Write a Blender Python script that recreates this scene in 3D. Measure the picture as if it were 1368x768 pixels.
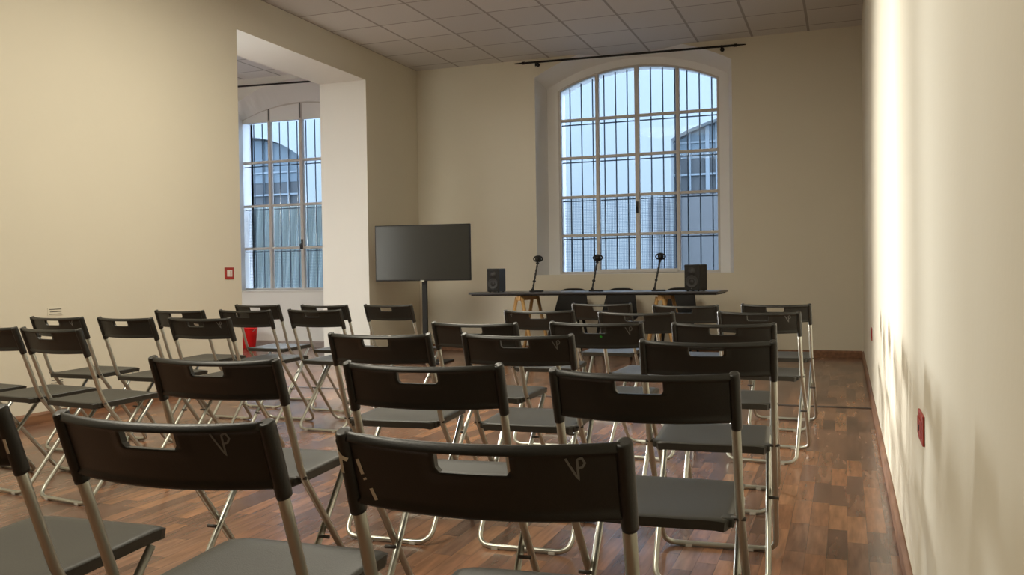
import bpy, bmesh, math, random
from mathutils import Vector, Matrix, noise
random.seed(4)
PI = math.pi
for o in list(bpy.data.objects): bpy.data.objects.remove(o)
S = bpy.context.scene
COL = S.collection
CAMZ = 0.983
D = 10.383            # back wall
XR, XL, XL2 = 0.181, -5.156, -5.772
CEIL, CEIL2 = 3.589, 3.72
YB, XW = -8.0, -12.6  # rear wall, far left wall of the side room

# ------------------------------------------------------------------ camera
def make_camera():
    f, yaw, pit, rol = 1191.43, -0.3578, -0.0171, -0.0143
    fw = Vector((math.sin(yaw)*math.cos(pit), math.cos(yaw)*math.cos(pit), math.sin(pit)))
    r = Vector((math.cos(yaw), -math.sin(yaw), 0)); u = r.cross(fw)
    r2 = math.cos(rol)*r + math.sin(rol)*u; u2 = -math.sin(rol)*r + math.cos(rol)*u
    M = Matrix((( r2.x, u2.x, -fw.x, 0), (r2.y, u2.y, -fw.y, 0), (r2.z, u2.z, -fw.z, CAMZ), (0, 0, 0, 1)))
    cd = bpy.data.cameras.new('camera'); cd.sensor_width = 36; cd.lens = 36*f/1368
    cd.clip_start = 0.02; cd.clip_end = 200
    o = bpy.data.objects.new('camera', cd); COL.objects.link(o); o.matrix_world = M
    S.camera = o
make_camera()

# ------------------------------------------------------------------ light
S.view_settings.view_transform = 'Standard'; S.view_settings.look = 'None'
S.view_settings.gamma = 1; S.view_settings.use_curve_mapping = False
S.view_settings.exposure = 0.75
w = bpy.data.worlds.new('sky'); S.world = w; w.use_nodes = True
bg = w.node_tree.nodes['Background']; bg.inputs[0].default_value = (0.60, 0.76, 1.0, 1); bg.inputs[1].default_value = 4.5

def area(name, loc, target, sx, sy, power, color, spread=PI):
    l = bpy.data.lights.new(name, 'AREA'); l.shape = 'RECTANGLE'; l.size = sx; l.size_y = sy
    l.energy = power; l.color = color; l.spread = spread
    o = bpy.data.objects.new(name, l); COL.objects.link(o); o.location = loc
    d = Vector(target)-Vector(loc); o.rotation_euler = d.to_track_quat('-Z', 'Y').to_euler()
    return o
# ceiling lamps of the room, all nearer the camera than the ceiling the picture shows
area('ceiling_lamp_light', (-2.9, 1.4, 3.50), (-2.9, 1.4, 0), 1.2, 1.2, 62, (1, .93, .76))
area('ceiling_lamp_light', (-2.9, 5.2, 3.50), (-2.9, 5.2, 0), 1.2, 1.2, 58, (1, .93, .76))
# side room ceiling lamp, and an added light for the right wall's bright strip
area('ceiling_lamp_light', (-9.3, 3.4, 3.60), (-9.3, 3.4, 0), 1.2, 1.2, 150, (.97, .98, 1))
area('window_daylight', (-10.15, D+.72, 1.60), (0.2, 4.0, .75), 2.9, 1.3, 230, (1, .98, .92), math.radians(36))

# ------------------------------------------------------------------ materials
def mat(name, col, rough=.6, metal=0, spec=.5, bump=0, bscale=60, var=0, vscale=3):
    m = bpy.data.materials.new(name); m.use_nodes = True
    nt = m.node_tree; b = nt.nodes['Principled BSDF']
    b.inputs['Base Color'].default_value = (*col, 1); b.inputs['Roughness'].default_value = rough
    b.inputs['Metallic'].default_value = metal; b.inputs['Specular IOR Level'].default_value = spec
    tc = nt.nodes.new('ShaderNodeTexCoord')
    if var:
        n = nt.nodes.new('ShaderNodeTexNoise'); n.inputs['Scale'].default_value = vscale; n.inputs['Detail'].default_value = 3
        nt.links.new(tc.outputs['Object'], n.inputs['Vector'])
        r = nt.nodes.new('ShaderNodeMapRange'); r.inputs[3].default_value = 1-var; r.inputs[4].default_value = 1+var
        nt.links.new(n.outputs['Fac'], r.inputs[0])
        x = nt.nodes.new('ShaderNodeVectorMath'); x.operation = 'SCALE'; x.inputs[0].default_value = col
        nt.links.new(r.outputs[0], x.inputs['Scale']); nt.links.new(x.outputs[0], b.inputs['Base Color'])
    if bump:
        n = nt.nodes.new('ShaderNodeTexNoise'); n.inputs['Scale'].default_value = bscale; n.inputs['Detail'].default_value = 4
        nt.links.new(tc.outputs['Object'], n.inputs['Vector'])
        bp = nt.nodes.new('ShaderNodeBump'); bp.inputs['Strength'].default_value = bump; bp.inputs['Distance'].default_value = .01
        nt.links.new(n.outputs['Fac'], bp.inputs['Height']); nt.links.new(bp.outputs[0], b.inputs['Normal'])
    return m

def mat_floor():
    m = bpy.data.materials.new('laminate_parquet'); m.use_nodes = True
    nt = m.node_tree; N = nt.nodes; L = nt.links; b = N['Principled BSDF']
    g = N.new('ShaderNodeNewGeometry'); s = N.new('ShaderNodeSeparateXYZ'); L.new(g.outputs['Position'], s.inputs[0])
    def M(op, a, bb=None, c=None):
        n = N.new('ShaderNodeMath'); n.operation = op
        for i, v in enumerate((a, bb, c)):
            if v is None: continue
            if isinstance(v, (int, float)): n.inputs[i].default_value = v
            else: L.new(v, n.inputs[i])
        return n.outputs[0]
    W = .068; LN = .36
    u = M('DIVIDE', s.outputs['X'], W); row = M('FLOOR', u); fu = M('FRACT', u)
    wn = N.new('ShaderNodeTexWhiteNoise'); wn.noise_dimensions = '1D'; L.new(row, wn.inputs['W'])
    v = M('ADD', M('DIVIDE', s.outputs['Y'], LN), wn.outputs['Value']); cell = M('FLOOR', v); fv = M('FRACT', v)
    cb = N.new('ShaderNodeCombineXYZ'); L.new(row, cb.inputs[0]); L.new(cell, cb.inputs[1])
    w2 = N.new('ShaderNodeTexWhiteNoise'); w2.noise_dimensions = '2D'; L.new(cb.outputs[0], w2.inputs['Vector'])
    rp = N.new('ShaderNodeValToRGB'); e = rp.color_ramp.elements
    e[0].position = 0; e[0].color = (.125, .068, .047, 1)
    e[1].position = 1; e[1].color = (.34, .175, .095, 1)
    for p_, c_ in ((.3, (.18, .096, .064, 1)), (.55, (.235, .125, .078, 1)), (.8, (.285, .135, .072, 1))):
        k = e.new(p_); k.color = c_
    L.new(w2.outputs['Value'], rp.inputs[0])
    # grain
    sc = N.new('ShaderNodeVectorMath'); sc.operation = 'MULTIPLY'; L.new(g.outputs['Position'], sc.inputs[0]); sc.inputs[1].default_value = (45, 5, 1)
    off = N.new('ShaderNodeVectorMath'); off.operation = 'ADD'; L.new(sc.outputs[0], off.inputs[0])
    so = N.new('ShaderNodeVectorMath'); so.operation = 'SCALE'; L.new(w2.outputs['Color'], so.inputs[0]); so.inputs['Scale'].default_value = 30
    L.new(so.outputs[0], off.inputs[1])
    n = N.new('ShaderNodeTexNoise'); n.inputs['Scale'].default_value = 1; n.inputs['Detail'].default_value = 5; L.new(off.outputs[0], n.inputs['Vector'])
    gr = N.new('ShaderNodeMapRange'); gr.inputs[1].default_value = .3; gr.inputs[2].default_value = .7; gr.inputs[3].default_value = .68; gr.inputs[4].default_value = 1.22
    L.new(n.outputs['Fac'], gr.inputs[0])
    # seams
    d1 = M('MINIMUM', fu, M('SUBTRACT', 1, fu)); d2 = M('MINIMUM', fv, M('SUBTRACT', 1, fv))
    s1 = M('LESS_THAN', d1, .016); s2 = M('LESS_THAN', d2, .004); seam = M('MAXIMUM', s1, s2)
    k = M('SUBTRACT', 1, M('MULTIPLY', seam, .35)); k = M('MULTIPLY', k, gr.outputs[0])
    x = N.new('ShaderNodeVectorMath'); x.operation = 'SCALE'; L.new(rp.outputs[0], x.inputs[0]); L.new(k, x.inputs['Scale'])
    L.new(x.outputs[0], b.inputs['Base Color'])
    n2 = N.new('ShaderNodeTexNoise'); n2.inputs['Scale'].default_value = 2.2; L.new(g.outputs['Position'], n2.inputs['Vector'])
    rr = N.new('ShaderNodeMapRange'); rr.inputs[3].default_value = .15; rr.inputs[4].default_value = .30; L.new(n2.outputs['Fac'], rr.inputs[0])
    L.new(rr.outputs[0], b.inputs['Roughness']); b.inputs['Specular IOR Level'].default_value = .5
    return m

def mat_tiles(x0, y0, col, linec):
    m = bpy.data.materials.new('ceiling_tiles'); m.use_nodes = True
    nt = m.node_tree; N = nt.nodes; L = nt.links; b = N['Principled BSDF']; b.inputs['Roughness'].default_value = .9
    g = N.new('ShaderNodeNewGeometry'); s = N.new('ShaderNodeSeparateXYZ'); L.new(g.outputs['Position'], s.inputs[0])
    def M(op, a, bb=None):
        n = N.new('ShaderNodeMath'); n.operation = op
        for i, v in enumerate((a, bb)):
            if v is None: continue
            if isinstance(v, (int, float)): n.inputs[i].default_value = v
            else: L.new(v, n.inputs[i])
        return n.outputs[0]
    u = M('DIVIDE', M('SUBTRACT', s.outputs['X'], x0), .6); v = M('DIVIDE', M('SUBTRACT', s.outputs['Y'], y0), .6)
    fu, fv = M('FRACT', u), M('FRACT', v)
    cb = N.new('ShaderNodeCombineXYZ'); L.new(M('FLOOR', u), cb.inputs[0]); L.new(M('FLOOR', v), cb.inputs[1])
    wn = N.new('ShaderNodeTexWhiteNoise'); wn.noise_dimensions = '2D'; L.new(cb.outputs[0], wn.inputs['Vector'])
    r = N.new('ShaderNodeMapRange'); r.inputs[3].default_value = .94; r.inputs[4].default_value = 1.05; L.new(wn.outputs['Value'], r.inputs[0])
    du = M('MINIMUM', fu, M('SUBTRACT', 1, fu)); dv = M('MINIMUM', fv, M('SUBTRACT', 1, fv))
    line = M('MAXIMUM', M('LESS_THAN', du, .022), M('LESS_THAN', dv, .018))
    sp = N.new('ShaderNodeTexNoise'); sp.inputs['Scale'].default_value = 90; L.new(g.outputs['Position'], sp.inputs['Vector'])
    sr = N.new('ShaderNodeMapRange'); sr.inputs[3].default_value = .92; sr.inputs[4].default_value = 1.08; L.new(sp.outputs['Fac'], sr.inputs[0])
    a = N.new('ShaderNodeVectorMath'); a.operation = 'SCALE'; a.inputs[0].default_value = col; L.new(M('MULTIPLY', r.outputs[0], sr.outputs[0]), a.inputs['Scale'])
    mx = N.new('ShaderNodeMix'); mx.data_type = 'RGBA'; L.new(line, mx.inputs['Factor']); L.new(a.outputs[0], mx.inputs['A']); mx.inputs['B'].default_value = (*linec, 1)
    L.new(mx.outputs['Result'], b.inputs['Base Color'])
    return m

def mat_wood(name, c1, c2, axis=2, sc=20):
    m = bpy.data.materials.new(name); m.use_nodes = True
    nt = m.node_tree; N = nt.nodes; L = nt.links; b = N['Principled BSDF']; b.inputs['Roughness'].default_value = .5
    tc = N.new('ShaderNodeTexCoord'); v = N.new('ShaderNodeVectorMath'); v.operation = 'MULTIPLY'
    k = [sc, sc, sc]; k[axis] = sc/12; v.inputs[1].default_value = k
    L.new(tc.outputs['Object'], v.inputs[0]); n = N.new('ShaderNodeTexNoise'); n.inputs['Scale'].default_value = 2; n.inputs['Detail'].default_value = 5
    L.new(v.outputs[0], n.inputs['Vector']); r = N.new('ShaderNodeValToRGB')
    r.color_ramp.elements[0].position = .3; r.color_ramp.elements[1].position = .7
    r.color_ramp.elements[0].color = (*c1, 1); r.color_ramp.elements[1].color = (*c2, 1)
    L.new(n.outputs['Fac'], r.inputs[0]); L.new(r.outputs[0], b.inputs['Base Color'])
    return m

M_WALL = mat('wall_paint', (.69, .64, .52), .75, var=.035, vscale=1.3, bump=.06, bscale=35)
M_WALL2 = mat('side_room_paint', (.77, .76, .71), .75, var=.03, vscale=1.3, bump=.06, bscale=35)
M_REVEAL = mat('reveal_paint', (.78, .77, .75), .7, var=.03, bump=.05, bscale=30)
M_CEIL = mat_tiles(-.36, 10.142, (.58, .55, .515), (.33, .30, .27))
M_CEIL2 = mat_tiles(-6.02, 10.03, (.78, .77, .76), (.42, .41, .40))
M_FLOOR = mat_floor()
M_BASE = mat_wood('baseboard_wood', (.15, .070, .034), (.27, .13, .062), 1, 14)
M_BASE2 = mat('baseboard_grey', (.30, .25, .22), .5)
M_PLASTIC = mat('black_plastic', (.018, .0178, .015), .40, spec=.5, bump=.08, bscale=400)
M_SEAT_LIT = mat('seat_plastic', (.035, .034, .028), .48, spec=.5, bump=.10, bscale=350)  # same black plastic as the backrest, light from above put into its colour
M_TUBE = mat('silver_tube', (.49, .495, .44), .32, metal=.75)
M_RUBBER = mat('clear_cap', (.55, .53, .48), .5)
M_BOLT = mat('dark_bolt', (.05, .045, .04), .5)
M_CHALK = mat('chalk_paint', (.20, .20, .19), .8)
M_DRIP = mat('paint_drip', (.74, .68, .56), .7)
M_WFRAME = mat('window_paint', (.56, .53, .49), .6, var=.08, vscale=9, bump=.1, bscale=40)
M_BAR = mat('iron_bar', (.045, .065, .09), .6)
M_BLACK = mat('matt_black', (.014, .013, .012), .65, spec=.35)
M_DARK = mat('dark_grey', (.026, .025, .024), .55)
M_TABLE = mat('table_laminate', (.050, .050, .056), .32)
M_PINE = mat_wood('pine', (.50, .28, .10), (.66, .42, .18), 2, 16)
M_SCREEN = mat('screen_glass', (.022, .022, .018), .28)
M_RED = mat('red_plastic', (.36, .035, .02), .45)
M_BUCKET = mat('bucket_red', (.75, .012, .012), .4)
M_WHITE = mat('white_plastic', (.72, .70, .64), .5)
M_FACADE = mat('facade_render', (.205, .225, .225), .9, var=.03, vscale=.5, bump=.1, bscale=12)
M_GREY = mat('facade_dark', (.040, .045, .047), .8, var=.12, vscale=1.5)
M_MUNTIN = mat('facade_muntin', (.11, .135, .15), .6)
M_GROUND = mat('courtyard_paving', (.35, .36, .36), .9, var=.1)

def mat_glass():
    m = bpy.data.materials.new('window_glass'); m.use_nodes = True; nt = m.node_tree; N = nt.nodes
    N.remove(N['Principled BSDF']); out = N['Material Output']
    t = N.new('ShaderNodeBsdfTransparent'); t.inputs[0].default_value = (.95, .975, 1, 1)
    g = N.new('ShaderNodeBsdfGlossy'); g.inputs['Roughness'].default_value = .02; g.inputs['Color'].default_value = (.10, .10, .10, 1)
    f = N.new('ShaderNodeFresnel'); f.inputs[0].default_value = 1.3
    mx = N.new('ShaderNodeMixShader'); nt.links.new(f.outputs[0], mx.inputs[0]); nt.links.new(t.outputs[0], mx.inputs[1]); nt.links.new(g.outputs[0], mx.inputs[2])
    nt.links.new(mx.outputs[0], out.inputs[0]); return m
M_GLASS = mat_glass()
def mat_corr():
    m = mat('corrugated_sheet', (.150, .185, .175), .5)
    return m
M_SHEET = mat_corr()

# ------------------------------------------------------------------ mesh helpers
class MB:
    def __init__(s): s.bm = bmesh.new()
    def box(s, x0, x1, y0, y1, z0, z1, bev=0, mtx=None):
        r = bmesh.ops.create_cube(s.bm, size=1); vs = r['verts']
        for v in vs: v.co = Vector(((x0+x1)/2+v.co.x*(x1-x0), (y0+y1)/2+v.co.y*(y1-y0), (z0+z1)/2+v.co.z*(z1-z0)))
        if bev:
            ed = list({e for v in vs for e in v.link_edges})
            q = bmesh.ops.bevel(s.bm, geom=ed, offset=bev, segments=2, affect='EDGES', profile=.5)
            vs = list({v for v in q['verts']} | {v for v in vs if v.is_valid})
        if mtx is not None: bmesh.ops.transform(s.bm, matrix=mtx, verts=vs)
        return s
    def tube(s, pts, r, seg=10, ry=None, closed=False, cap=True, kx=1):
        pts = [Vector(p) for p in pts]; n = len(pts); rings = []
        up = Vector((0, 0, 1)); prev = None
        for i, p in enumerate(pts):
            if closed: t = (pts[(i+1) % n]-pts[i-1])
            else: t = pts[min(i+1, n-1)]-pts[max(i-1, 0)]
            t.normalize()
            if prev is None:
                a = Vector((1, 0, 0)) if abs(t.x) < .8 else Vector((0, 0, 1))
                nx = (a-t*a.dot(t)).normalized()
            else: nx = (prev-t*prev.dot(t)).normalized()
            prev = nx; ny = t.cross(nx); rr = r[i] if isinstance(r, (list, tuple)) else r
            rings.append([s.bm.verts.new(p+nx*rr*kx*math.cos(2*PI*k/seg)+ny*(ry or rr)*math.sin(2*PI*k/seg)) for k in range(seg)])
        for i in range(n if closed else n-1):
            A, B = rings[i], rings[(i+1) % n]
            for k in range(seg):
                f = s.bm.faces.new((A[k], A[(k+1) % seg], B[(k+1) % seg], B[k])); f.smooth = True
        if cap and not closed: s.bm.faces.new(rings[0][::-1]); s.bm.faces.new(rings[-1])
        return s
    def lathe(s, prof, c=(0, 0, 0), seg=24, mtx=None):
        rings = []; vs = []
        for r, z in prof:
            ring = [s.bm.verts.new(Vector((c[0]+r*math.cos(2*PI*k/seg), c[1]+r*math.sin(2*PI*k/seg), c[2]+z))) for k in range(seg)]
            rings.append(ring); vs += ring
        for A, B in zip(rings, rings[1:]):
            for k in range(seg):
                f = s.bm.faces.new((A[k], A[(k+1) % seg], B[(k+1) % seg], B[k])); f.smooth = True
        s.bm.faces.new(rings[0][::-1]); s.bm.faces.new(rings[-1])
        if mtx is not None: bmesh.ops.transform(s.bm, matrix=mtx, verts=vs)
        return s
    def prism(s, poly, y0, y1):   # polygon in XZ extruded along Y
        a = [s.bm.verts.new((x, y0, z)) for x, z in poly]; b = [s.bm.verts.new((x, y1, z)) for x, z in poly]
        s.bm.faces.new(a); s.bm.faces.new(b[::-1]); n = len(poly)
        for i in range(n): s.bm.faces.new((a[i], b[i], b[(i+1) % n], a[(i+1) % n]))
        return s
    def build(s, name, m, parent=None, smooth=False):
        bmesh.ops.recalc_face_normals(s.bm, faces=s.bm.faces[:])
        me = bpy.data.meshes.new(name); s.bm.to_mesh(me); s.bm.free(); me.materials.append(m)
        if smooth:
            for p in me.polygons: p.use_smooth = True
        o = bpy.data.objects.new(name, me); COL.objects.link(o)
        if parent is not None: o.parent = parent
        return o
def tag(o, label=None, cat=None, group=None, kind=None):
    if label: o['label'] = label
    if cat: o['category'] = cat
    if group: o['group'] = group
    if kind: o['kind'] = kind
    return o
def empty(name, loc=(0, 0, 0), rz=0):
    o = bpy.data.objects.new(name, None); COL.objects.link(o); o.location = loc; o.rotation_euler = (0, 0, rz); o.empty_display_size = .1
    return o
def struct(name, mb, m, parent=None):
    o = mb.build(name, m, parent)
    if parent is None: o['kind'] = 'structure'
    return o
def copy_tree(o, parent=None):
    c = o.copy(); COL.objects.link(c)
    if parent is not None: c.parent = parent
    for ch in [q for q in bpy.data.objects if q.parent == o]: copy_tree(ch, c)
    return c
def arc(c, r, a0, a1, n, fn):
    return [fn(c, r, a0+(a1-a0)*i/n) for i in range(n+1)]

# arch outline: segmental arch between (x0,zs) and (x1,zs) with apex rise h ; n points left->right
def arch_pts(x0, x1, zs, h, n=24):
    hw = (x1-x0)/2; R = (hw*hw+h*h)/(2*h); cx = (x0+x1)/2; cz = zs+h-R
    a = math.asin(hw/R)
    return [(cx+R*math.sin(-a+2*a*i/n), cz+R*math.cos(-a+2*a*i/n)) for i in range(n+1)]
def arch_z(x, x0, x1, zs, h):
    hw = (x1-x0)/2; R = (hw*hw+h*h)/(2*h); cx = (x0+x1)/2
    return zs+h-R+math.sqrt(max(0, R*R-(x-cx)**2))

# ------------------------------------------------------------------ structure
mb = MB(); mb.box(XW-.3, XR+.4, YB-.3, D+.02, -.12, 0); struct('floor', mb, M_FLOOR)
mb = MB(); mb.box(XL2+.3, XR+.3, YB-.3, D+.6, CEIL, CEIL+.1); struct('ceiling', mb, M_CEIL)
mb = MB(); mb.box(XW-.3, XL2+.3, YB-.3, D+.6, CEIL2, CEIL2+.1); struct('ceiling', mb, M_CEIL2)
mb = MB(); mb.box(XR, XR+.3, YB-.3, D+.6, -.1, CEIL+.2); struct('wall_right', mb, M_WALL)
mb = MB(); mb.box(XW-.3, XR+.3, YB-.3, YB, -.1, CEIL2+.1); struct('wall_rear', mb, M_WALL)
mb = MB(); mb.box(XW-.3, XW, YB, D, -.1, CEIL2+.1); struct('wall_far_left', mb, M_WALL2)
OY0, OY1, OZ = 6.751, 9.076, 3.222
mb = MB()   # thick dividing wall with the wide opening
mb.box(XL2, XL, YB, OY0, 0, CEIL2); mb.box(XL2, XL, OY1, D, 0, CEIL2); mb.box(XL2, XL, OY0, OY1, OZ, CEIL2)
o = struct('wall_left', mb, M_WALL); o.data.materials.append(M_WALL2)
for p in o.data.polygons:
    if p.center.x < XL-.01: p.material_index = 1

# back wall with arched, splayed window recesses
WT = .62                                    # wall thickness
def wall_with_hole(mb, x0, x1, z0, z1, hx0, hx1, hz0, zs, h, y):
    """front sheet of wall in plane y around an arched hole, as quads"""
    P = arch_pts(hx0, hx1, zs, h, 24)
    v = lambda x, z: mb.bm.verts.new((x, y, z))
    def q(a, b, c, d): mb.bm.faces.new([v(*p) for p in (a, b, c, d)])
    q((x0, z0), (hx0, z0), (hx0, z1), (x0, z1)); q((hx1, z0), (x1, z0), (x1, z1), (hx1, z1))
    q((hx0, z0), (hx1, z0), (hx1, hz0), (hx0, hz0))
    for a, b in zip(P, P[1:]):
        za, zb = min(a[1], z1-.001), min(b[1], z1-.001)
        q((a[0], za), (b[0], zb), (b[0], z1), (a[0], z1))
def outline(x0, x1, z0, zs, h, zmax=99, n=24):
    return [(x0, z0)]+[(x, min(z, zmax)) for x, z in arch_pts(x0, x1, zs, h, n)]+[(x1, z0)]
def loft(mb, A, ya, B, yb, close=True):
    va = [mb.bm.verts.new((x, ya, z)) for x, z in A]; vb = [mb.bm.verts.new((x, yb, z)) for x, z in B]; n = len(A)
    for i in range(n if close else n-1):
        j = (i+1) % n; mb.bm.faces.new((va[i], va[j], vb[j], vb[i]))
YW = D+.35                                   # plane of the window frame
W1 = dict(o=(-3.548, -1.190, .945, 3.36, .31), r=(-3.490, -1.262, .945, 3.27, .29), g=(-3.352, -1.372, .948, 3.24, .235))
W2 = dict(o=(-7.99, -5.95, .755, 3.38, .28), r=(-8.10, -5.9, .765, 3.22, .20), g=(-8.19, -6.12, .775, 3.20, .21))
W_ADDED = dict(o=(-11.7, -8.32, .755, 3.33, .25), r=(-11.7, -8.32, .765, 3.30, .24), g=(-11.65, -8.36, .775, 3.28, .22))  # unseen opening, added and sized to let the strip light through
def back_wall(name, x0, x1, ztop, specs, m):
    mb = MB()
    xs = [x0]+[(specs[i]['o'][1]+specs[i+1]['o'][0])/2 for i in range(len(specs)-1)]+[x1]
    for i, s in enumerate(specs):
        o, r, g = s['o'], s['r'], s['g']
        wall_with_hole(mb, xs[i], xs[i+1], 0, ztop, o[0], o[1], o[2], o[3], o[4], D)
        O = outline(*o, zmax=ztop-.002); Rr = outline(*r); G = outline(*g)
        loft(mb, O, D, Rr, YW-.04); loft(mb, Rr, YW-.04, G, YW-.04); loft(mb, G, YW-.04, G, D+WT)
        wall_with_hole(mb, xs[i], xs[i+1], 0, ztop, *g, D+WT)
    # close the outline
    for xa in (x0, x1):
        mb.bm.faces.new([mb.bm.verts.new(p) for p in ((xa, D, 0), (xa, D+WT, 0), (xa, D+WT, ztop), (xa, D, ztop))])
    for za in (0, ztop):
        mb.bm.faces.new([mb.bm.verts.new(p) for p in ((x0, D, za), (x1, D, za), (x1, D+WT, za), (x0, D+WT, za))])
    bmesh.ops.remove_doubles(mb.bm, verts=mb.bm.verts[:], dist=.0005)
    o = mb.build(name, m); o['kind'] = 'structure'; o.data.materials.append(M_REVEAL)
    for p in o.data.polygons:
        c = p.center
        if D+.001 < c.y < D+WT-.001 and x0+.01 < c.x < x1-.01 and .01 < c.z < ztop-.01: p.material_index = 1
    return o
back_wall('wall_back', XL2+.3, XR+.3, CEIL+.1, [W1], M_WALL)
back_wall('wall_side_room_back', XW-.3, XL2+.3, CEIL2+.1, [W_ADDED, W2], M_WALL2)

# baseboards
def baseboard(name, p0, p1, h, t, m):
    p0, p1 = Vector((*p0, 0)), Vector((*p1, 0)); d = (p1-p0); L = d.length; d.normalize(); nrm = Vector((-d.y, d.x, 0))
    prof = [(0, 0), (t, 0), (t, h*.78), (t*.55, h*.93), (t*.3, h), (0, h)]
    mb = MB(); A = [mb.bm.verts.new(p0+nrm*a+Vector((0, 0, b))) for a, b in prof]; B = [mb.bm.verts.new(p1+nrm*a+Vector((0, 0, b))) for a, b in prof]
    n = len(prof); mb.bm.faces.new(A); mb.bm.faces.new(B[::-1])
    for i in range(n): mb.bm.faces.new((A[i], A[(i+1) % n], B[(i+1) % n], B[i]))
    return struct(name, mb, m)
baseboard('baseboard_right', (XR, YB), (XR, D), .075, .016, M_BASE)
baseboard('baseboard_back', (XR-.016, D), (XL, D), .075, .016, M_BASE)
baseboard('baseboard_left', (XL, D-.016), (XL, OY1), .075, .016, M_BASE)
baseboard('baseboard_left', (XL, OY0), (XL, YB), .075, .016, M_BASE)
baseboard('baseboard_side_room', (XL2, D), (XW, D), .085, .016, M_BASE2)
mb = MB(); mb.box(XL2-.9, XR-.017, 6.645, 6.685, -.004, .004, .0015); struct('trim_1', mb, M_BOLT)

# ---- windows
def window(name, g, cols, zrows, top_panel=None, sash=None, bars=None, mesh_z=None, latch=None):
    x0, x1, z0, zs, h = g
    root = empty(name, ((x0+x1)/2, YW, z0)); root['kind'] = 'structure'
    loc = Vector(root.location)
    def fin(mb, nm, m):
        bmesh.ops.translate(mb.bm, verts=mb.bm.verts[:], vec=-loc); return mb.build(nm, m, root)
    zt = lambda x: arch_z(min(max(x, x0), x1), x0, x1, zs, h)
    # outer frame
    mb = MB(); O = outline(x0, x1, z0, zs, h); I = outline(x0+.028, x1-.028, z0+.03, zs-.01, h-.012)
    loft(mb, O, YW-.03, I, YW-.03); loft(mb, I, YW-.03, I, YW+.04); loft(mb, I, YW+.04, O, YW+.04); loft(mb, O, YW+.04, O, YW-.03)
    bmesh.ops.remove_doubles(mb.bm, verts=mb.bm.verts[:], dist=.0004)
    fin(mb, 'frame', M_WFRAME)
    for i, c in enumerate(cols):
        wd = .021 if i != 1 else .026
        mb = MB(); mb.box(c-wd, c+wd, YW-.035, YW+.03, z0+.02, zt(c)-.01, .006); fin(mb, 'mullion', M_WFRAME)
    edges = [x0]+list(cols)+[x1]
    for z in zrows:
        mb = MB(); mb.box(x0+.02, x1-.02, YW-.026, YW+.022, z-.017, z+.017, .005); fin(mb, 'transom', M_WFRAME)
    if sash:   # opening casements in the middle: thicker bottom rail
        mb = MB(); mb.box(sash[0], sash[1], YW-.045, YW-.01, z0+.01, z0+.055, .005)
        fin(mb, 'casement_rail', M_WFRAME)
    if latch:
        mb = MB(); mb.box(latch[0]-.012, latch[0]+.012, YW-.055, YW-.035, latch[1]-.07, latch[1]+.07, .003)
        mb.tube([(latch[0], YW-.055, latch[1]), (latch[0], YW-.085, latch[1]), (latch[0]+.005, YW-.09, latch[1]-.07)], .007, 8)
        fin(mb, 'latch', M_DARK)
    gtop = top_panel if top_panel else None
    mb = MB()
    if gtop:
        P = [(x0+.02, z0+.02), (x1-.02, z0+.02), (x1-.02, gtop), (x0+.02, gtop)]
    else: P = outline(x0+.015, x1-.015, z0+.015, zs-.005, h-.006)
    mb.prism(P, YW+.004, YW+.008); fin(mb, 'glass', M_GLASS)
    if gtop:
        mb = MB(); n = 20; P = [(x0+.01, gtop-.02)]+[(x, max(z-.005, gtop)) for x, z in arch_pts(x0+.01, x1-.01, zs, h, n)]+[(x1-.01, gtop-.02)]
        mb.prism(P, YW-.028, YW+.02); fin(mb, 'top_panel', M_REVEAL)
        for c in cols[:]:
            mb = MB(); mb.box(c-.006, c+.006, YW-.036, YW-.027, gtop, zt(c)-.01); fin(mb, 'panel_joint', M_DARK)
    # iron security bars outside
    yb = YW+.13
    if bars:
        for b in bars:
            mb = MB(); zb = min(zt(b), gtop or 99)-.01; mb.tube([(b, yb, z0+.005), (b+.002, yb, (z0+zb)/2), (b, yb, zb)], .0085, 8); fin(mb, 'security_bar', M_BAR)
        for z in zrows[-1:] + zrows[:-1]:
            zz = z-.04; mb = MB(); mb.box(x0+.003, x1-.003, yb-.022, yb-.012, zz-.007, zz+.007); fin(mb, 'cross_bar', M_BAR)
    if mesh_z:
        mb = MB(); ym = yb+.05; s = .021; x = x0+.02
        while x < mesh_z[2]:
            mb.box(x-.0015, x+.0015, ym-.001, ym+.001, z0+.01, mesh_z[0]); x += s
        z = z0+.02
        while z < mesh_z[0]:
            mb.box(x0+.01, mesh_z[2], ym-.001, ym+.001, z-.0015, z+.0015); z += s
        fin(mb, 'wire_mesh', M_BAR)
    return root
bars1 = [-3.243+.147*i for i in range(13)]
window('window_1', W1['g'], [-2.853, -2.357, -1.862], [1.428, 1.906, 2.392, 2.865], sash=(-2.86, -1.87), bars=bars1, mesh_z=(1.905, 0, -1.862), latch=(-2.36, 1.75))
window('window_2', W2['g'], [-7.655, -7.13, -6.62], [1.372, 1.98, 2.60], top_panel=3.19, bars=[-8.03+.147*i for i in range(13)], mesh_z=(1.96, 0, -6.2), latch=(-7.13, 1.42))
window('window_3', W_ADDED['g'], [-10.8, -10.0, -9.2], [1.372, 1.98, 2.60])  # unseen window added in front of the strip light

# sills
mb = MB(); mb.box(W2['o'][0], W2['o'][1], D-.012, YW-.04, .752, .775, .004); struct('trim_2', mb, M_WHITE)

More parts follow.
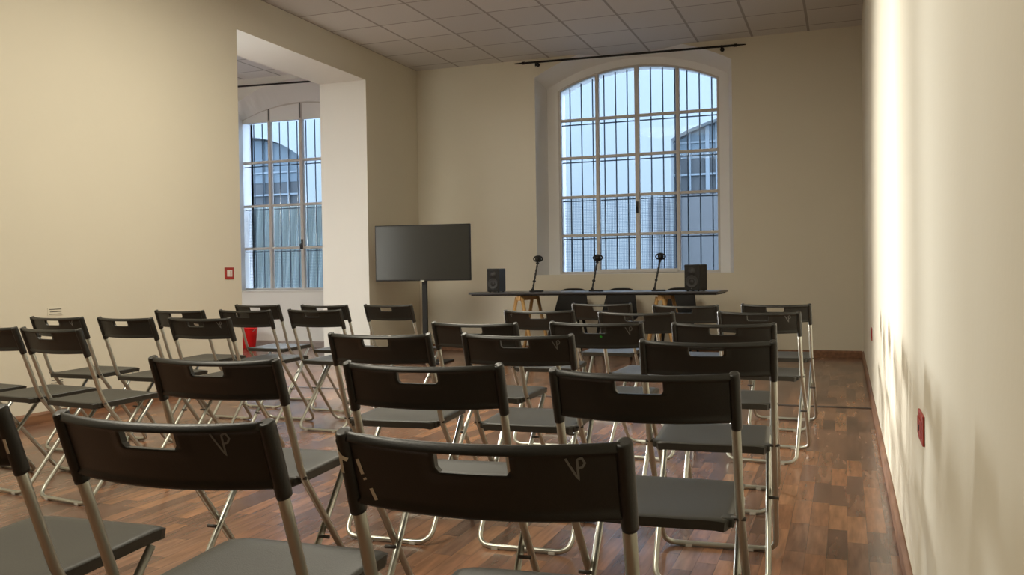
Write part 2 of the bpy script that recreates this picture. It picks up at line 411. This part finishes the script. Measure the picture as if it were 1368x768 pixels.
# ---- courtyard: opposite facade with its arched windows, side return, ground
FY = 16.5
def facade():
    A = dict(x0=-3.00, x1=.4, z0=-.6, zs=3.40, h=.42); B = dict(x0=-13.9, x1=-11.02, z0=-.6, zs=3.55, h=.50)
    mb = MB(); xs = [-22, -8, 8]
    for i, s in enumerate((B, A)):
        wall_with_hole(mb, xs[i], xs[i+1], -1.2, 5.5, s['x0'], s['x1'], s['z0'], s['zs'], s['h'], FY)
        O = outline(s['x0'], s['x1'], s['z0'], s['zs'], s['h']); loft(mb, O, FY, O, FY+.35)
    struct('wall_courtyard', mb, M_FACADE)
    for k, s in enumerate((A, B)):
        root = empty('window_%d' % (4+k), ((s['x0']+s['x1'])/2, FY+.2, s['z0'])); root['kind'] = 'structure'
        loc = Vector(root.location)
        def fin(mb, nm, m):
            bmesh.ops.translate(mb.bm, verts=mb.bm.verts[:], vec=-loc); return mb.build(nm, m, root)
        mb = MB(); mb.prism(outline(s['x0'], s['x1'], s['z0'], s['zs'], s['h']), FY+.30, FY+.34); fin(mb, 'dark_pane', M_GREY)
        zt = lambda x: arch_z(x, s['x0'], s['x1'], s['zs'], s['h'])-.02
        cols = (-2.69, -2.37, -2.21, -1.75, -1.3, -.85, -.4, .05) if k == 0 else (-13.5, -13.05, -12.6, -12.15, -11.95, -11.5, -11.2)
        for j, c in enumerate(cols):
            wd = .035 if j % 3 == 1 else .012
            mb = MB(); mb.box(c-wd, c+wd, FY+.24, FY+.30, 2.3, zt(c)); fin(mb, 'muntin', M_MUNTIN)
        for z in ((2.75, 3.35) if k == 0 else (2.78, 3.27)):
            mb = MB(); mb.box(s['x0'], s['x1'], FY+.25, FY+.30, z-.018, z+.018); fin(mb, 'muntin', M_MUNTIN)
        mb = MB(); mb.box(s['x0'], s['x1'], FY+.22, FY+.28, s['z0'], 2.38); fin(mb, 'lower_panel', M_PURPLE)
        # canopy panel in upper part (pale blue blind behind the top lights)
        mb = MB(); n = 16; P = [(s['x0']+.02, 3.05)]+[(x, z-.04) for x, z in arch_pts(s['x0']+.02, s['x1']-.02, s['zs'], s['h'], n)]+[(s['x1']-.02, 3.05)]
        mb.prism(P, FY+.285, FY+.298); fin(mb, 'blind', M_SHEET2)
M_PURPLE = mat('grey_panel', (.072, .074, .074), .8, var=.08)
M_SHEET2 = mat('blue_blind', (.070, .095, .110), .7)
facade()
mb = MB(); mb.box(-24, 10, D+WT, 20, -1.3, -1.2); struct('ground', mb, M_GROUND)
# corrugated screen leaning in the courtyard outside the side-room window
def corrugated(name, x0, x1, y, z0, z1, amp, pitch, lean, m):
    mb = MB(); n = int((x1-x0)/pitch*8); rows = []
    for y_off in (0, .012):
        for (z, lx) in ((z0, 0), (z1, lean)):
            rows.append([mb.bm.verts.new((x0+(x1-x0)*i/n+lx, y+y_off+amp*math.sin(2*PI*i/8), z)) for i in range(n+1)])
    for A, B in ((rows[0], rows[1]), (rows[2], rows[3]), (rows[0], rows[2]), (rows[1], rows[3])):
        for i in range(n): mb.bm.faces.new((A[i], A[i+1], B[i+1], B[i]))
    for i in (0, n): mb.bm.faces.new((rows[0][i], rows[1][i], rows[3][i], rows[2][i]))
    o = mb.build(name, m); return o
o = corrugated('corrugated_screen', -11.1, -8.3, 13.6, -1.2, 2.25, .035, .17, .35, M_SHEET)
tag(o, 'pale green corrugated sheet standing in the courtyard outside the left room window', 'screen')
o = corrugated('corrugated_screen', -2.75, -2.40, 13.2, -1.2, 2.05, .03, .13, 0, mat('white_sheet', (.23, .25, .265), .6))
tag(o, 'narrow white folded sheet standing in the courtyard outside the right-hand window', 'screen')

# ------------------------------------------------------------------ folding chair
def chair_front_tube():
    kx, fx = .1925, .1925; R_ = .055
    top, kink, foot = Vector((kx, .006, .757)), Vector((kx, .118, .445)), Vector((fx, .462, .0105))
    def side(sg):
        d = (foot-kink).normalized(); pts = [top, top.lerp(kink, .5)]
        for t in (-.05, -.02, 0.02, .05): pts.append(kink+(kink-top).normalized()*t if t < 0 else kink+d*t)
        pts.append(kink.lerp(foot, .6)); corner = foot
        a = corner-d*R_; b = corner+Vector((-R_, 0, 0))
        for i in range(7):
            t = i/6; pts.append(a*(1-t)**2+corner*2*t*(1-t)+b*t*t)
        return [Vector((p.x*sg, p.y, p.z)) for p in pts]
    return side(1)+side(-1)[::-1]
def chair_rear_tube():
    R_ = .055; topp, foot = Vector((.1715, .385, .418)), Vector((.1715, .045, .0105))
    def side(sg):
        d = (foot-topp).normalized(); pts = [topp, topp.lerp(foot, .5), topp.lerp(foot, .8)]
        a = foot-d*R_; b = foot+Vector((-R_, 0, 0))
        for i in range(7):
            t = i/6; pts.append(a*(1-t)**2+foot*2*t*(1-t)+b*t*t)
        return [Vector((p.x*sg, p.y, p.z)) for p in pts]
    return side(1)+side(-1)[::-1]
LEAN = .112/.312
def back_y(x, z, face):   # centre surface of the curved backrest
    s = x/.1925
    return .006+(.757-z)*LEAN-.031*(1-s*s) - face
def back_top(x): return .7685-.0045*(1-(x/.18)**2)
def back_bot(x): return .661-.004*(1-(x/.18)**2)
def make_backrest():
    mb = MB(); bm = mb.bm
    NX, NZ = 44, 18; hx = .189
    xs = [-hx+2*hx*i/NX for i in range(NX+1)]
    # align hole borders exactly
    def sn(v): return min(range(NX+1), key=lambda i: abs(xs[i]-v))
    ia, ib = sn(-.051), sn(.051); xs[ia], xs[ib] = -.051, .051
    ts = [0, .03, .065, .10, .122, .138, .19, .25, .32, .385, .43, .5, .58, .66, .74, .82, .90, .955, 1]
    ja, jb = 5, 9
    F, Bk = {}, {}
    for i, x in enumerate(xs):
        zt, zb = back_top(x), back_bot(x)
        for j, t in enumerate(ts):
            z = zt+(zb-zt)*t
            xx = x
            if i in (ia, ib) and j == jb: xx = x*.90     # rounded lower corners of the grip hole
            zz = z
            edge = (t <= .036 or t >= .95)
            near_hole = (ia-1 <= i <= ib+1) and (ja-1 <= j <= jb+1)
            th = .0085 if edge else .0035
            if near_hole and not edge: th = .006
            y = back_y(xx, zz, 0); tf = th; tb = th
            if j < 5: tb = (.002, .0065, .0110, .0140, .0145)[j]*(1-.38*(abs(x)/hx)**4); tf = (.002, .005, .006, .006, .006)[j]
            elif t == 1: tf = tb = .005
            F[i, j] = bm.verts.new((xx, y+tf, zz)); Bk[i, j] = bm.verts.new((xx, y-tb, zz))
    hole = lambda i, j: ia <= i < ib and ja <= j < jb
    for i in range(NX):
        for j in range(NZ):
            if hole(i, j): continue
            f = bm.faces.new((F[i, j], F[i, j+1], F[i+1, j+1], F[i+1, j])); f.smooth = True
            f = bm.faces.new((Bk[i, j], Bk[i+1, j], Bk[i+1, j+1], Bk[i, j+1])); f.smooth = True
            for (di, dj, a, b) in ((-1, 0, (i, j), (i, j+1)), (1, 0, (i+1, j+1), (i+1, j)), (0, -1, (i+1, j), (i, j)), (0, 1, (i, j+1), (i+1, j+1))):
                ni, nj = i+di, j+dj
                if ni < 0 or ni >= NX or nj < 0 or nj >= NZ or hole(ni, nj):
                    f = bm.faces.new((F[a], Bk[a], Bk[b], F[b]))
                    f.smooth = (nj < 0 or nj >= NZ)
    # sleeves over the posts
    for sg in (-1, 1):
        pts = []; rr = []
        for z, r in ((.7688, .009), (.7685, .0125), (.766, .0140), (.760, .0145), (.75, .0147), (.70, .0148), (.655, .0148), (.6485, .0146), (.6475, .012)):
            pts.append((sg*.1935, .008+(.757-z)*LEAN, z)); rr.append(r)
        mb.tube(pts, rr, 16, kx=.80)
    return mb
def make_seat():
    mb = MB(); bm = mb.bm; NU, NV = 20, 16
    T, Bt = {}, {}
    for j in range(NV+1):
        v = j/NV; y = .088+.345*v
        hw = .176+.0*v
        if v < .12: hw = .174-.012*(1-v/.12)**2
        if v > .9: hw = hw-.014*((v-.9)/.1)**2
        if .12 <= v: hw = min(hw+.008*min(1, (v-.12)/.5), .178)   # inside the posts
        for i in range(NU+1):
            u = -1+2*i/NU; x = hw*u
            yy = y - (.012*(1-u*u) if v < .12 else 0)*(1-v/.12 if v < .12 else 0)
            dish = -.007*(1-u*u)*math.sin(PI*min(1, v*1.1))
            lip = -.004*abs(u)**12 - .006*max(0, (v-.88)/.12)**2-.002*max(0, (.1-v)/.1)
            z = .440+.012*v+dish+lip
            T[i, j] = bm.verts.new((x, yy, z)); Bt[i, j] = bm.verts.new((x*.985, yy+(.5-v)*.006, z-.007 if (0 < i < NU and 0 < j < NV) else z-.022))
    for i in range(NU):
        for j in range(NV):
            f = bm.faces.new((T[i, j], T[i+1, j], T[i+1, j+1], T[i, j+1])); f.smooth = True
            f = bm.faces.new((Bt[i, j], Bt[i, j+1], Bt[i+1, j+1], Bt[i+1, j])); f.smooth = True
    for i in range(NU):
        bm.faces.new((T[i, 0], Bt[i, 0], Bt[i+1, 0], T[i+1, 0])); bm.faces.new((T[i+1, NV], Bt[i+1, NV], Bt[i, NV], T[i, NV]))
    for j in range(NV):
        bm.faces.new((T[0, j+1], Bt[0, j+1], Bt[0, j], T[0, j])); bm.faces.new((T[NU, j], Bt[NU, j], Bt[NU, j+1], T[NU, j+1]))
    # hinge lugs to the posts
    for sg in (-1, 1):
        mb.box(sg*.165-.015, sg*.165+.015, .108, .150, .418, .440, .004)
    return mb
def make_chair():
    root = empty('folding_chair')
    mb = MB(); mb.tube(chair_front_tube(), .0098, 12); mb.build('front_frame', M_TUBE, root)
    mb = MB(); mb.tube(chair_rear_tube(), .0092, 12); mb.build('rear_frame', M_TUBE, root)
    make_backrest().build('backrest', M_PLASTIC, root)
    make_seat().build('seat', M_SEAT_LIT, root)
    for sg in (-1, 1):
        mb = MB(); mb.tube([(sg*.172, .232, .247), (sg*.2045, .232, .247)], .005, 8); mb.build('pivot_bolt', M_BOLT, root)
        mb = MB(); mb.tube([(sg*.172, .121, .437), (sg*.2045, .121, .437)], .005, 8); mb.build('hinge_bolt', M_BOLT, root)
    for sg in (-1, 1):
        for yy in (.462, .045):
            mb = MB(); mb.box(sg*.105-.012, sg*.105+.012, yy-.010, yy+.010, 0, .012, .002); mb.build('foot_cap', M_RUBBER, root)
    return root
def ribbon(name, strokes, m, parent, wd=.004, label=None):
    """painted strokes on the rear face of the backrest, given in (x, z)"""
    mb = MB()
    for st in strokes:
        pts = []
        for (a, b) in zip(st, st[1:]):
            for k in range(4): pts.append((a[0]+(b[0]-a[0])*k/4, a[1]+(b[1]-a[1])*k/4))
        pts.append(st[-1]); L_, R_ = [], []
        for i, (x, z) in enumerate(pts):
            ax, az = pts[max(i-1, 0)]; bx, bz = pts[min(i+1, len(pts)-1)]
            dx, dz = bx-ax, bz-az; l = math.hypot(dx, dz) or 1; nx, nz = -dz/l*wd/2, dx/l*wd/2
            for lst, sg in ((L_, 1), (R_, -1)):
                X, Z = x+nx*sg, z+nz*sg
                if abs(X) < .1825: Y = back_y(X, Z, .0046)
                else: Y = .008+(.757-Z)*LEAN-.0149*math.sqrt(max(0, 1-((abs(X)-.1935)/.0122)**2))-.0018
                lst.append((mb.bm.verts.new((X, Y, Z)), mb.bm.verts.new((X, Y+.0008, Z))))
        for i in range(len(pts)-1):
            a, b, c, d = L_[i], R_[i], R_[i+1], L_[i+1]
            mb.bm.faces.new((a[0], b[0], c[0], d[0])); mb.bm.faces.new((a[1], d[1], c[1], b[1]))
            mb.bm.faces.new((a[0], d[0], d[1], a[1])); mb.bm.faces.new((b[0], b[1], c[1], c[0]))
        for q in (0, -1): mb.bm.faces.new((L_[q][0], R_[q][0], R_[q][1], L_[q][1]))
    o = mb.build(name, m, parent)
    if label: o['label'] = label
    return o
def vp(cx, cz, s=1):
    return [[(cx-.020*s, cz+.020*s), (cx-.012*s, cz+.004*s), (cx+.0*s, cz-.020*s), (cx+.0*s, cz+.018*s), (cx+.008*s, cz+.022*s), (cx+.013*s, cz+.012*s), (cx+.008*s, cz+.004*s), (cx+.001*s, cz+.002*s)]]

G1, G2, G3 = 'folding chairs in the right seating block', 'folding chairs in the left seating block', 'panel chairs'
CH = [ # key, x, y, rot, group, label
 ('A', -.454, 1.073, 4.4, G1, 'black folding chair nearest the camera, white paint drips down the left of its backrest'),
 ('B', -.992, 1.088, 1.7, G1, 'black folding chair in the nearest row, just left of the paint-dripped one'),
 ('C', -1.532, 1.092, 2, G1, 'black folding chair cut by the lower left picture edge, white fleck on its right sleeve'),
 ('D', -.409, 1.866, 1.2, G1, 'black folding chair in the second row from the camera, beside the right wall'),
 ('E', -.950, 1.910, 4.5, G1, 'black folding chair in the middle of the second row, directly behind the paint-dripped one'),
 ('F', -1.562, 1.915, 1.5, G1, 'black folding chair at the aisle end of the second row from the camera'),
 ('G', -.393, 2.718, 3.7, G1, 'black folding chair in the third row from the camera, beside the right wall'),
 ('H', -1.066, 2.886, 2.1, G1, 'black folding chair in the middle of the third row, chalk letters at its corner'),
 ('I', -1.582, 2.841, 2.5, G1, 'black folding chair at the aisle end of the third row, with a pale rim fleck'),
 ('J', -.457, 3.613, 1.9, G1, 'black folding chair in the fourth row from the camera, beside the right wall'),
 ('K', -.983, 3.618, -1.4, G1, 'black folding chair with a green dot and chalk letters on its backrest'),
 ('L', -1.498, 3.525, -2.8, G1, 'black folding chair ending the fourth row at the aisle, just right of the screen pole'),
 ('M', -.409, 4.600, -4, G1, 'black folding chair in the fifth row by the right wall, chalk letters on it'),
 ('N', -1.013, 4.514, -5, G1, 'black folding chair in the middle of the fifth row, just behind the green-dotted one'),
 ('O', -1.601, 4.697, 3.0, G1, 'black folding chair ending the fifth row, tiny chalk mark at its left corner'),
 ('P', -.393, 5.556, -3, G1, 'black folding chair in the row closest to the table, beside the right wall'),
 ('Q', -.912, 5.420, -6, G1, 'black folding chair mid-row in the row closest to the table, below the right microphone'),
 ('R', -1.502, 5.681, -2.0, G1, 'black folding chair ending the row closest to the table, below the middle microphone'),
 ('L1', -3.235, 2.914, -8.7, G2, 'black folding chair at the aisle end of the left block row nearest the camera'),
 ('L0', -3.675, 2.975, -8, G2, 'black folding chair half cut by the left picture edge, backrest and seat both visible'),
 ('LX', -4.110, 2.950, -8, G2, 'black folding chair of which only a seat corner shows at the left picture edge'),
 ('L5', -3.161, 3.776, -2.2, G2, 'black folding chair with a white sticker below the grip of its backrest'),
 ('L3', -3.644, 3.765, -4.9, G2, 'black folding chair in the middle of the second left block row, plain backrest'),
 ('L2', -4.151, 3.785, -3.2, G2, 'black folding chair farthest from the aisle, below the slotted vent on the left wall'),
 ('L8', -3.099, 4.760, -4.9, G2, 'black folding chair ending the third left block row, whole crossed frame visible'),
 ('L6', -3.563, 4.684, -3.1, G2, 'black folding chair in front of the red bucket, middle of the third left block row'),
 ('L4', -4.012, 4.609, -3.3, G2, 'black folding chair against the left wall in the third left block row'),
 ('L10', -2.995, 5.520, -7.2, G2, 'black folding chair standing alone in front of the screen stand'),
 ('L9', -3.486, 5.480, -4.9, G2, 'black folding chair in the frontmost left block row, below the pale pier of the opening'),
 ('L7', -4.079, 5.512, -3.0, G2, 'black folding chair in the frontmost left block row, nearest the left wall'),
]
proto = make_chair(); chairs = {}
for i, (k, x, y, a, g, lab) in enumerate(CH):
    o = proto if i == 0 else copy_tree(proto)
    o.location = (x, y, 0); o.rotation_euler = (0, 0, math.radians(a)); tag(o, lab, 'chair', g); chairs[k] = o
for k, cx, s in (('A', .136, .72), ('B', .126, .85), ('H', .146, .78), ('K', .148, .85), ('M', .146, .8), ('L5', .146, .8), ('L2', .135, .7), ('O', -.158, .5)):
    ribbon('chalk_mark', vp(cx, .733 if k != 'O' else .742, s), M_CHALK, chairs[k], .0028 if k != 'O' else .002, 'pale chalk letters')
A_ = chairs['A']
ribbon('paint_drip', [[(-.2045, .757), (-.202, .742), (-.196, .733), (-.188, .729)], [(-.198, .733), (-.1985, .709)], [(-.175, .730), (-.170, .708)], [(-.168, .703), (-.167, .700)], [(-.160, .688), (-.154, .671)], [(-.152, .665), (-.145, .662)]], M_DRIP, A_, .0056, 'dried white paint drips')
ribbon('paint_fleck', [[(.1965, .712), (.1955, .686)]], M_DRIP, chairs['C'], .0045, 'white fleck')
ribbon('green_dot', [[(.024, .712), (.031, .706)]], mat('green_sticker', (.03, .42, .04), .5), chairs['K'], .008, 'small green dot')
ribbon('sticker', [[(.0, .735), (.022, .733)], [(-.004, .741), (.0, .733)]], M_WHITE, chairs['L5'], .010, 'white sticker')
# pale fleck on the rim of chair I
mb = MB(); mb.box(.048, .066, back_y(.057, .762, 0)-.005, back_y(.057, .762, 0)+.004, .7605, .7632, .001); mb.build('paint_fleck', M_WHITE, chairs['I'])['label'] = 'pale fleck'

# ------------------------------------------------------------------ panel table, trestles
TX0, TX1, TY0, TY1, TZ = -3.865, -1.172, 8.96, 9.66, .765
t = empty('table', ((TX0+TX1)/2, (TY0+TY1)/2, 0), math.radians(-1)); tag(t, 'long black panel table top resting on pine trestles under the right-hand window', 'table')
hx, hy = (TX1-TX0)/2, (TY1-TY0)/2
mb = MB(); mb.box(-hx, hx, -hy, hy, TZ-.022, TZ, .003); mb.build('tabletop', M_TABLE, t)
mb = MB(); mb.box(-hx+.02, hx-.02, -hy+.03, hy-.03, TZ-.036, TZ-.0222, .002); mb.build('underframe', M_BLACK, t)
def trestle(x, lab):
    r = empty('trestle', (x, (TY0+TY1)/2, 0), 0); tag(r, lab, 'trestle', 'pine trestles under the panel table')
    zt = TZ-.036; L = .29
    mb = MB(); mb.box(-.022, .022, -L, L, zt-.055, zt, .004); mb.build('beam', M_PINE, r)
    for sy in (-1, 1):
        for sx in (-1, 1):
            mb = MB(); h = zt-.02
            a = Vector((sx*.030, sy*(L-.03), h)); b = Vector((sx*.17, sy*(L+.0), 0))
            mb.tube([a, b], .020, 4, ry=.032); mb.build('leg', M_PINE, r)
    return r
trestle(-3.30, 'pine trestle under the left half of the black table, below the left microphone')
trestle(-1.77, 'pine trestle under the right half of the black table, below the right microphone')

# panel chairs: moulded black shells on four legs, facing the audience
def panel_chair():
    r = empty('panel_chair'); M_SH = M_BLACK
    mb = MB(); bm = mb.bm; NU, NV = 14, 20; F = {}; Bk = {}
    # shell path from front of seat, over the seat, up the back
    path = []
    for j in range(NV+1):
        t = j/NV
        if t < .45: q = t/.45; path.append((-.20+.36*q, .445-.012*math.sin(PI*q), .215-.0*q))
        else:
            q = (t-.45)/.55; path.append((.16+.10*q+.035*math.sin(PI*q*.5), .445+.012+.325*q, .215-.060*q))
    for j, (y, z, hw) in enumerate(path):
        for i in range(NU+1):
            u = -1+2*i/NU; t = j/NV; x = hw*u
            zz, yy = z, y
            if t > .9: zz = z-.03*(abs(u)**4)*((t-.9)/.1)
            if t > .45: yy = y-.03*u*u
            else: zz = z+.010*u*u
            d = Vector((0, .010, 0)) if t > .45 else Vector((0, 0, -.010))
            F[i, j] = bm.verts.new((x, yy, zz)); Bk[i, j] = bm.verts.new((x+d.x, yy+d.y, zz+d.z))
    for i in range(NU):
        for j in range(NV):
            bm.faces.new((F[i, j], F[i+1, j], F[i+1, j+1], F[i, j+1])).smooth = True
            bm.faces.new((Bk[i, j], Bk[i, j+1], Bk[i+1, j+1], Bk[i+1, j])).smooth = True
    for i in range(NU):
        bm.faces.new((F[i, 0], Bk[i, 0], Bk[i+1, 0], F[i+1, 0])); bm.faces.new((F[i, NV], F[i+1, NV], Bk[i+1, NV], Bk[i, NV]))
    for j in range(NV):
        bm.faces.new((F[0, j], F[0, j+1], Bk[0, j+1], Bk[0, j])); bm.faces.new((F[NU, j], Bk[NU, j], Bk[NU, j+1], F[NU, j+1]))
    mb.build('seat_shell', M_SH, r)
    for sx in (-1, 1):
        for (ya, yb_) in ((-.14, -.20), (.14, .22)):
            mb = MB(); mb.tube([(sx*.15, ya, .432), (sx*.215, yb_, 0)], [.019, .013], 10); mb.build('leg', M_BLACK, r)
    return r
pc = panel_chair()
for i, (x, a, lab) in enumerate(((-3.02, 2, 'black shell chair behind the table, left of the three, between left and middle microphones'),
                                 (-2.45, 0, 'black shell chair behind the table, below the middle microphone'),
                                 (-1.78, -2, 'black shell chair behind the table, below the right microphone and beside the right speaker'))):
    o = pc if i == 0 else copy_tree(pc)
    o.location = (x+.02, 9.84, 0); o.rotation_euler = (0, 0, math.radians(a)); tag(o, lab, 'chair', G3)

# ------------------------------------------------------------------ microphones
def mic():
    r = empty('desk_microphone')
    mb = MB(); mb.box(-.055, .085, -.045, .045, 0, .016, .005); mb.build('base', M_BLACK, r)
    a, b = Vector((-.03, 0, .014)), Vector((.035, 0, .335))
    pts = [a.lerp(b, i/16) for i in range(17)]
    mb = MB(); mb.tube(pts, [.0115 if i % 2 else .0085 for i in range(17)], 10)
    mb.build('stem', M_DARK, r)
    for f in (.03, .32, .93):
        p = a.lerp(b, f); mb = MB(); mb.tube([p+Vector((0, -.02, 0)), p+Vector((0, .02, 0))], .013, 12); mb.build('joint_knob', M_BLACK, r)
    # head: round capsule with ring mount
    mb = MB(); c = b+Vector((.004, -.005, .025)); pts = [c+Vector((.050*math.cos(q), 0, .030*math.sin(q))) for q in [2*PI*k/20 for k in range(20)]]
    mb.tube(pts, .0075, 8, closed=True); mb.build('ring_mount', M_BLACK, r)
    mb = MB(); rot = Matrix.Translation(c)@Matrix.Rotation(PI/2, 4, 'X')
    mb.lathe([(.006, -.045), (.022, -.043), (.029, -.030), (.030, 0), (.027, .028), (.012, .040)], mtx=rot, seg=20); mb.build('capsule', M_BLACK, r)
    mb = MB(); mb.lathe([(.004, .0385), (.010, .041), (.010, .044), (.004, .045)], mtx=rot, seg=12); mb.build('capsule_badge', M_DARK, r)
    mb = MB(); mb.tube([b, c+Vector((0, 0, -.03))], .009, 8); mb.build('neck', M_DARK, r)
    return r
m0 = mic()
for i, (x, y, rz, lab) in enumerate(((-3.17, 9.2, 3, 'black jointed desk microphone at the left, between the left speaker and the window'),
                                (-2.50, 9.2, 0, 'black jointed desk microphone in the middle of the table'),
                                (-1.83, 9.2, 5, 'black jointed desk microphone at the right, beside the right speaker'))):
    o = m0 if i == 0 else copy_tree(m0)
    o.location = (x, y, TZ); o.rotation_euler = (0, 0, math.radians(rz)); tag(o, lab, 'microphone', 'desk microphones')

# ------------------------------------------------------------------ speakers
def speaker(x, y, wd, dp, h, rz, lab):
    r = empty('speaker', (x, y, TZ), math.radians(rz)); tag(r, lab, 'speaker', 'monitor speakers on the table')
    mb = MB(); mb.box(-wd/2, wd/2, -dp/2, dp/2, .006, h, .009); mb.build('cabinet', M_DARK, r)
    f = -dp/2
    mb = MB(); mb.box(-wd/2+.008, wd/2-.008, f-.004, f+.002, .014, h-.008, .003); mb.build('baffle', M_BLACK, r)
    rot = lambda z: Matrix.Translation((0, f-.004, z))@Matrix.Rotation(PI/2, 4, 'X')
    mb = MB(); R = wd*.36; mb.lathe([(R+.006, -.001), (R+.006, .003), (R, .005), (R*.85, .001), (R*.35, -.0005), (R*.3, .003), (R*.12, .006)], mtx=rot(h*.36), seg=28); mb.build('woofer', M_DARK, r)
    mb = MB(); R = wd*.17; mb.lathe([(R+.014, -.001), (R+.014, .002), (R, .0015), (R*.9, .004), (R*.3, .008)], mtx=rot(h*.74), seg=22); mb.build('tweeter', M_DARK, r)
    mb = MB(); mb.lathe([(.001, 0), (.004, .001), (.004, .002), (.001, .003)], mtx=rot(.03), seg=10); mb.build('power_light', M_TUBE, r)
    for sx in (-1, 1):
        for sy in (-1, 1): mb = MB(); mb.lathe([(.009, 0), (.009, .008)], c=(sx*wd*.35, sy*dp*.35, 0), seg=10); mb.build('foot', M_BLACK, r)
speaker(-3.600, 9.14, .150, .17, .262, -4, 'small black monitor speaker at the left end of the table')
speaker(-1.420, 9.12, .165, .20, .272, -14, 'larger black monitor speaker at the right end of the table in front of the window')

# ------------------------------------------------------------------ screen on stand
r = empty('screen_on_stand', (-4.36, 8.86, 0), math.radians(8)); tag(r, 'black flat television on a single black pole stand beside the pier of the opening', 'television')
SW, SH, SZ = 1.095, .618, .902
mb = MB(); mb.box(-SW/2, SW/2, -.012, .030, SZ, SZ+SH, .005); bz = mb.build('bezel', M_BLACK, r)
mb = MB(); mb.box(-SW/2+.010, SW/2-.010, -.0145, -.011, SZ+.016, SZ+SH-.010, .001); mb.build('display', M_SCREEN, r)
mb = MB(); mb.box(-.022, .022, -.019, -.010, SZ-.008, SZ+.010, .002); mb.build('badge', M_TUBE, r)
mb = MB(); mb.box(-.20, .20, .028, .058, SZ+.12, SZ+.42, .004); mb.build('wall_bracket', M_BLACK, r)
mb = MB(); mb.box(-.027, .027, .045, .085, .018, SZ+.40, .004); mb.build('pole', M_BLACK, r)
mb = MB(); mb.box(-.28, .28, -.16, .24, 0, .018, .006); mb.build('base_plate', M_BLACK, r)

# ------------------------------------------------------------------ curtain rods
def rod(x0, z0, x1, z1, lab):
    r = empty('curtain_rod', ((x0+x1)/2, D-.10, (z0+z1)/2)); tag(r, lab, 'curtain rod', 'curtain rods above the windows')
    c = Vector(r.location); a, b = Vector((x0, D-.10, z0))-c, Vector((x1, D-.10, z1))-c
    mb = MB(); mb.tube([a, b], .013, 12); mb.build('rod', M_BLACK, r)
    d = (b-a).normalized()
    for p, s in ((a, -1), (b, 1)):
        mb = MB(); mb.tube([p-d*s*.02, p+d*s*.01, p+d*s*.02, p+d*s*.10, p+d*s*.115], [.018, .018, .010, .007, .002], 10); mb.build('finial', M_BLACK, r)
        q = p-d*s*.16; mb = MB(); mb.tube([q+Vector((0, 0, -.014)), q+Vector((0, .10, -.014))], .008, 8); mb.tube([q+Vector((0, .085, -.014)), q+Vector((0, .0999, -.014))], .024, 14)
        mb.tube([q+Vector((0, 0, .014)), q+Vector((0, 0, -.05))], .007, 8); mb.build('bracket', M_BLACK, r)
rod(-3.66, 3.527, -1.13, 3.487, 'thin black curtain rod above the arched window behind the table')
rod(-8.15, 3.612, -5.98, 3.555, 'thin black curtain rod in the left room, seen through the opening')

# ------------------------------------------------------------------ wall fittings
def socket(name, loc, rz, lab, wd, h, m_in):
    r = empty(name, loc, rz); tag(r, lab, 'wall socket', 'red wall fittings')
    mb = MB(); mb.box(-wd/2, wd/2, -.006, 0, -h/2, h/2, .002); mb.build('frame', M_RED, r)
    if m_in:
        mb = MB(); mb.box(-wd*.28, wd*.28, -.009, -.0058, -h*.28, h*.28, .001); pl = mb.build('button', M_WHITE, r)
        mb = MB(); mb.box(wd*.06, wd*.14, -.0105, -.0085, -h*.2, h*.2, .0005); mb.build('rocker', M_RED, pl)
    else:
        mb = MB(); mb.box(-wd*.36, wd*.36, -.009, -.0058, -h*.30, h*.30, .001); pl = mb.build('cover', M_RED, r)
        mb = MB(); mb.box(-wd*.1, wd*.1, -.0100, -.0085, -h*.1, h*.1, .0005); mb.build('slot', M_BOLT, pl)
socket('wall_socket', (XL, 6.578, 1.010), PI/2, 'red framed switch with white centre on the left wall beside the opening', .125, .105, True)
socket('wall_socket', (XR, 2.478, .575), -PI/2, 'red socket box low on the right wall, the nearer of two', .145, .075, False)
socket('wall_socket', (XR, 7.05, .492), -PI/2, 'red socket box low on the right wall, far one near the corner', .14, .09, False)
def vent(y, z, n, lab):
    r = empty('slotted_vent', (XL, y, z), PI/2); tag(r, lab, 'vent', 'slotted vents')
    mb = MB(); mb.box(-.065, .065, -.003, 0, -.024, .030, .001); mb.build('cover_plate', M_WALL, r)
    for i in range(n):
        mb = MB(); mb.box(-.052+.006*(i % 2), .05, -.0042, -.0028, -.017+.017*i, -.0125+.017*i, .0005); mb.build('slot', M_DARK, r)
vent(4.70, .752, 3, 'small slotted vent in the left wall above the row of chair backs')
vent(4.70, .275, 2, 'small slotted vent low in the left wall under a chair seat')

# red bucket in the side room
r = empty('bucket', (-7.62, 10.12, 0)); tag(r, 'bright red plastic bucket on the floor of the left room below the window', 'bucket')
mb = MB(); mb.lathe([(.075, 0), (.082, .003), (.112, .262), (.116, .266), (.116, .275), (.107, .275), (.078, .012), (.001, .010)], seg=28); mb.build('body', M_BUCKET, r)
mb = MB(); mb.tube([(.117*math.cos(a), -.02-.05*math.sin(a), .262-.05*math.sin(a)) for a in [PI*k/14 for k in range(15)]], .003, 8); mb.build('handle', M_TUBE, r)
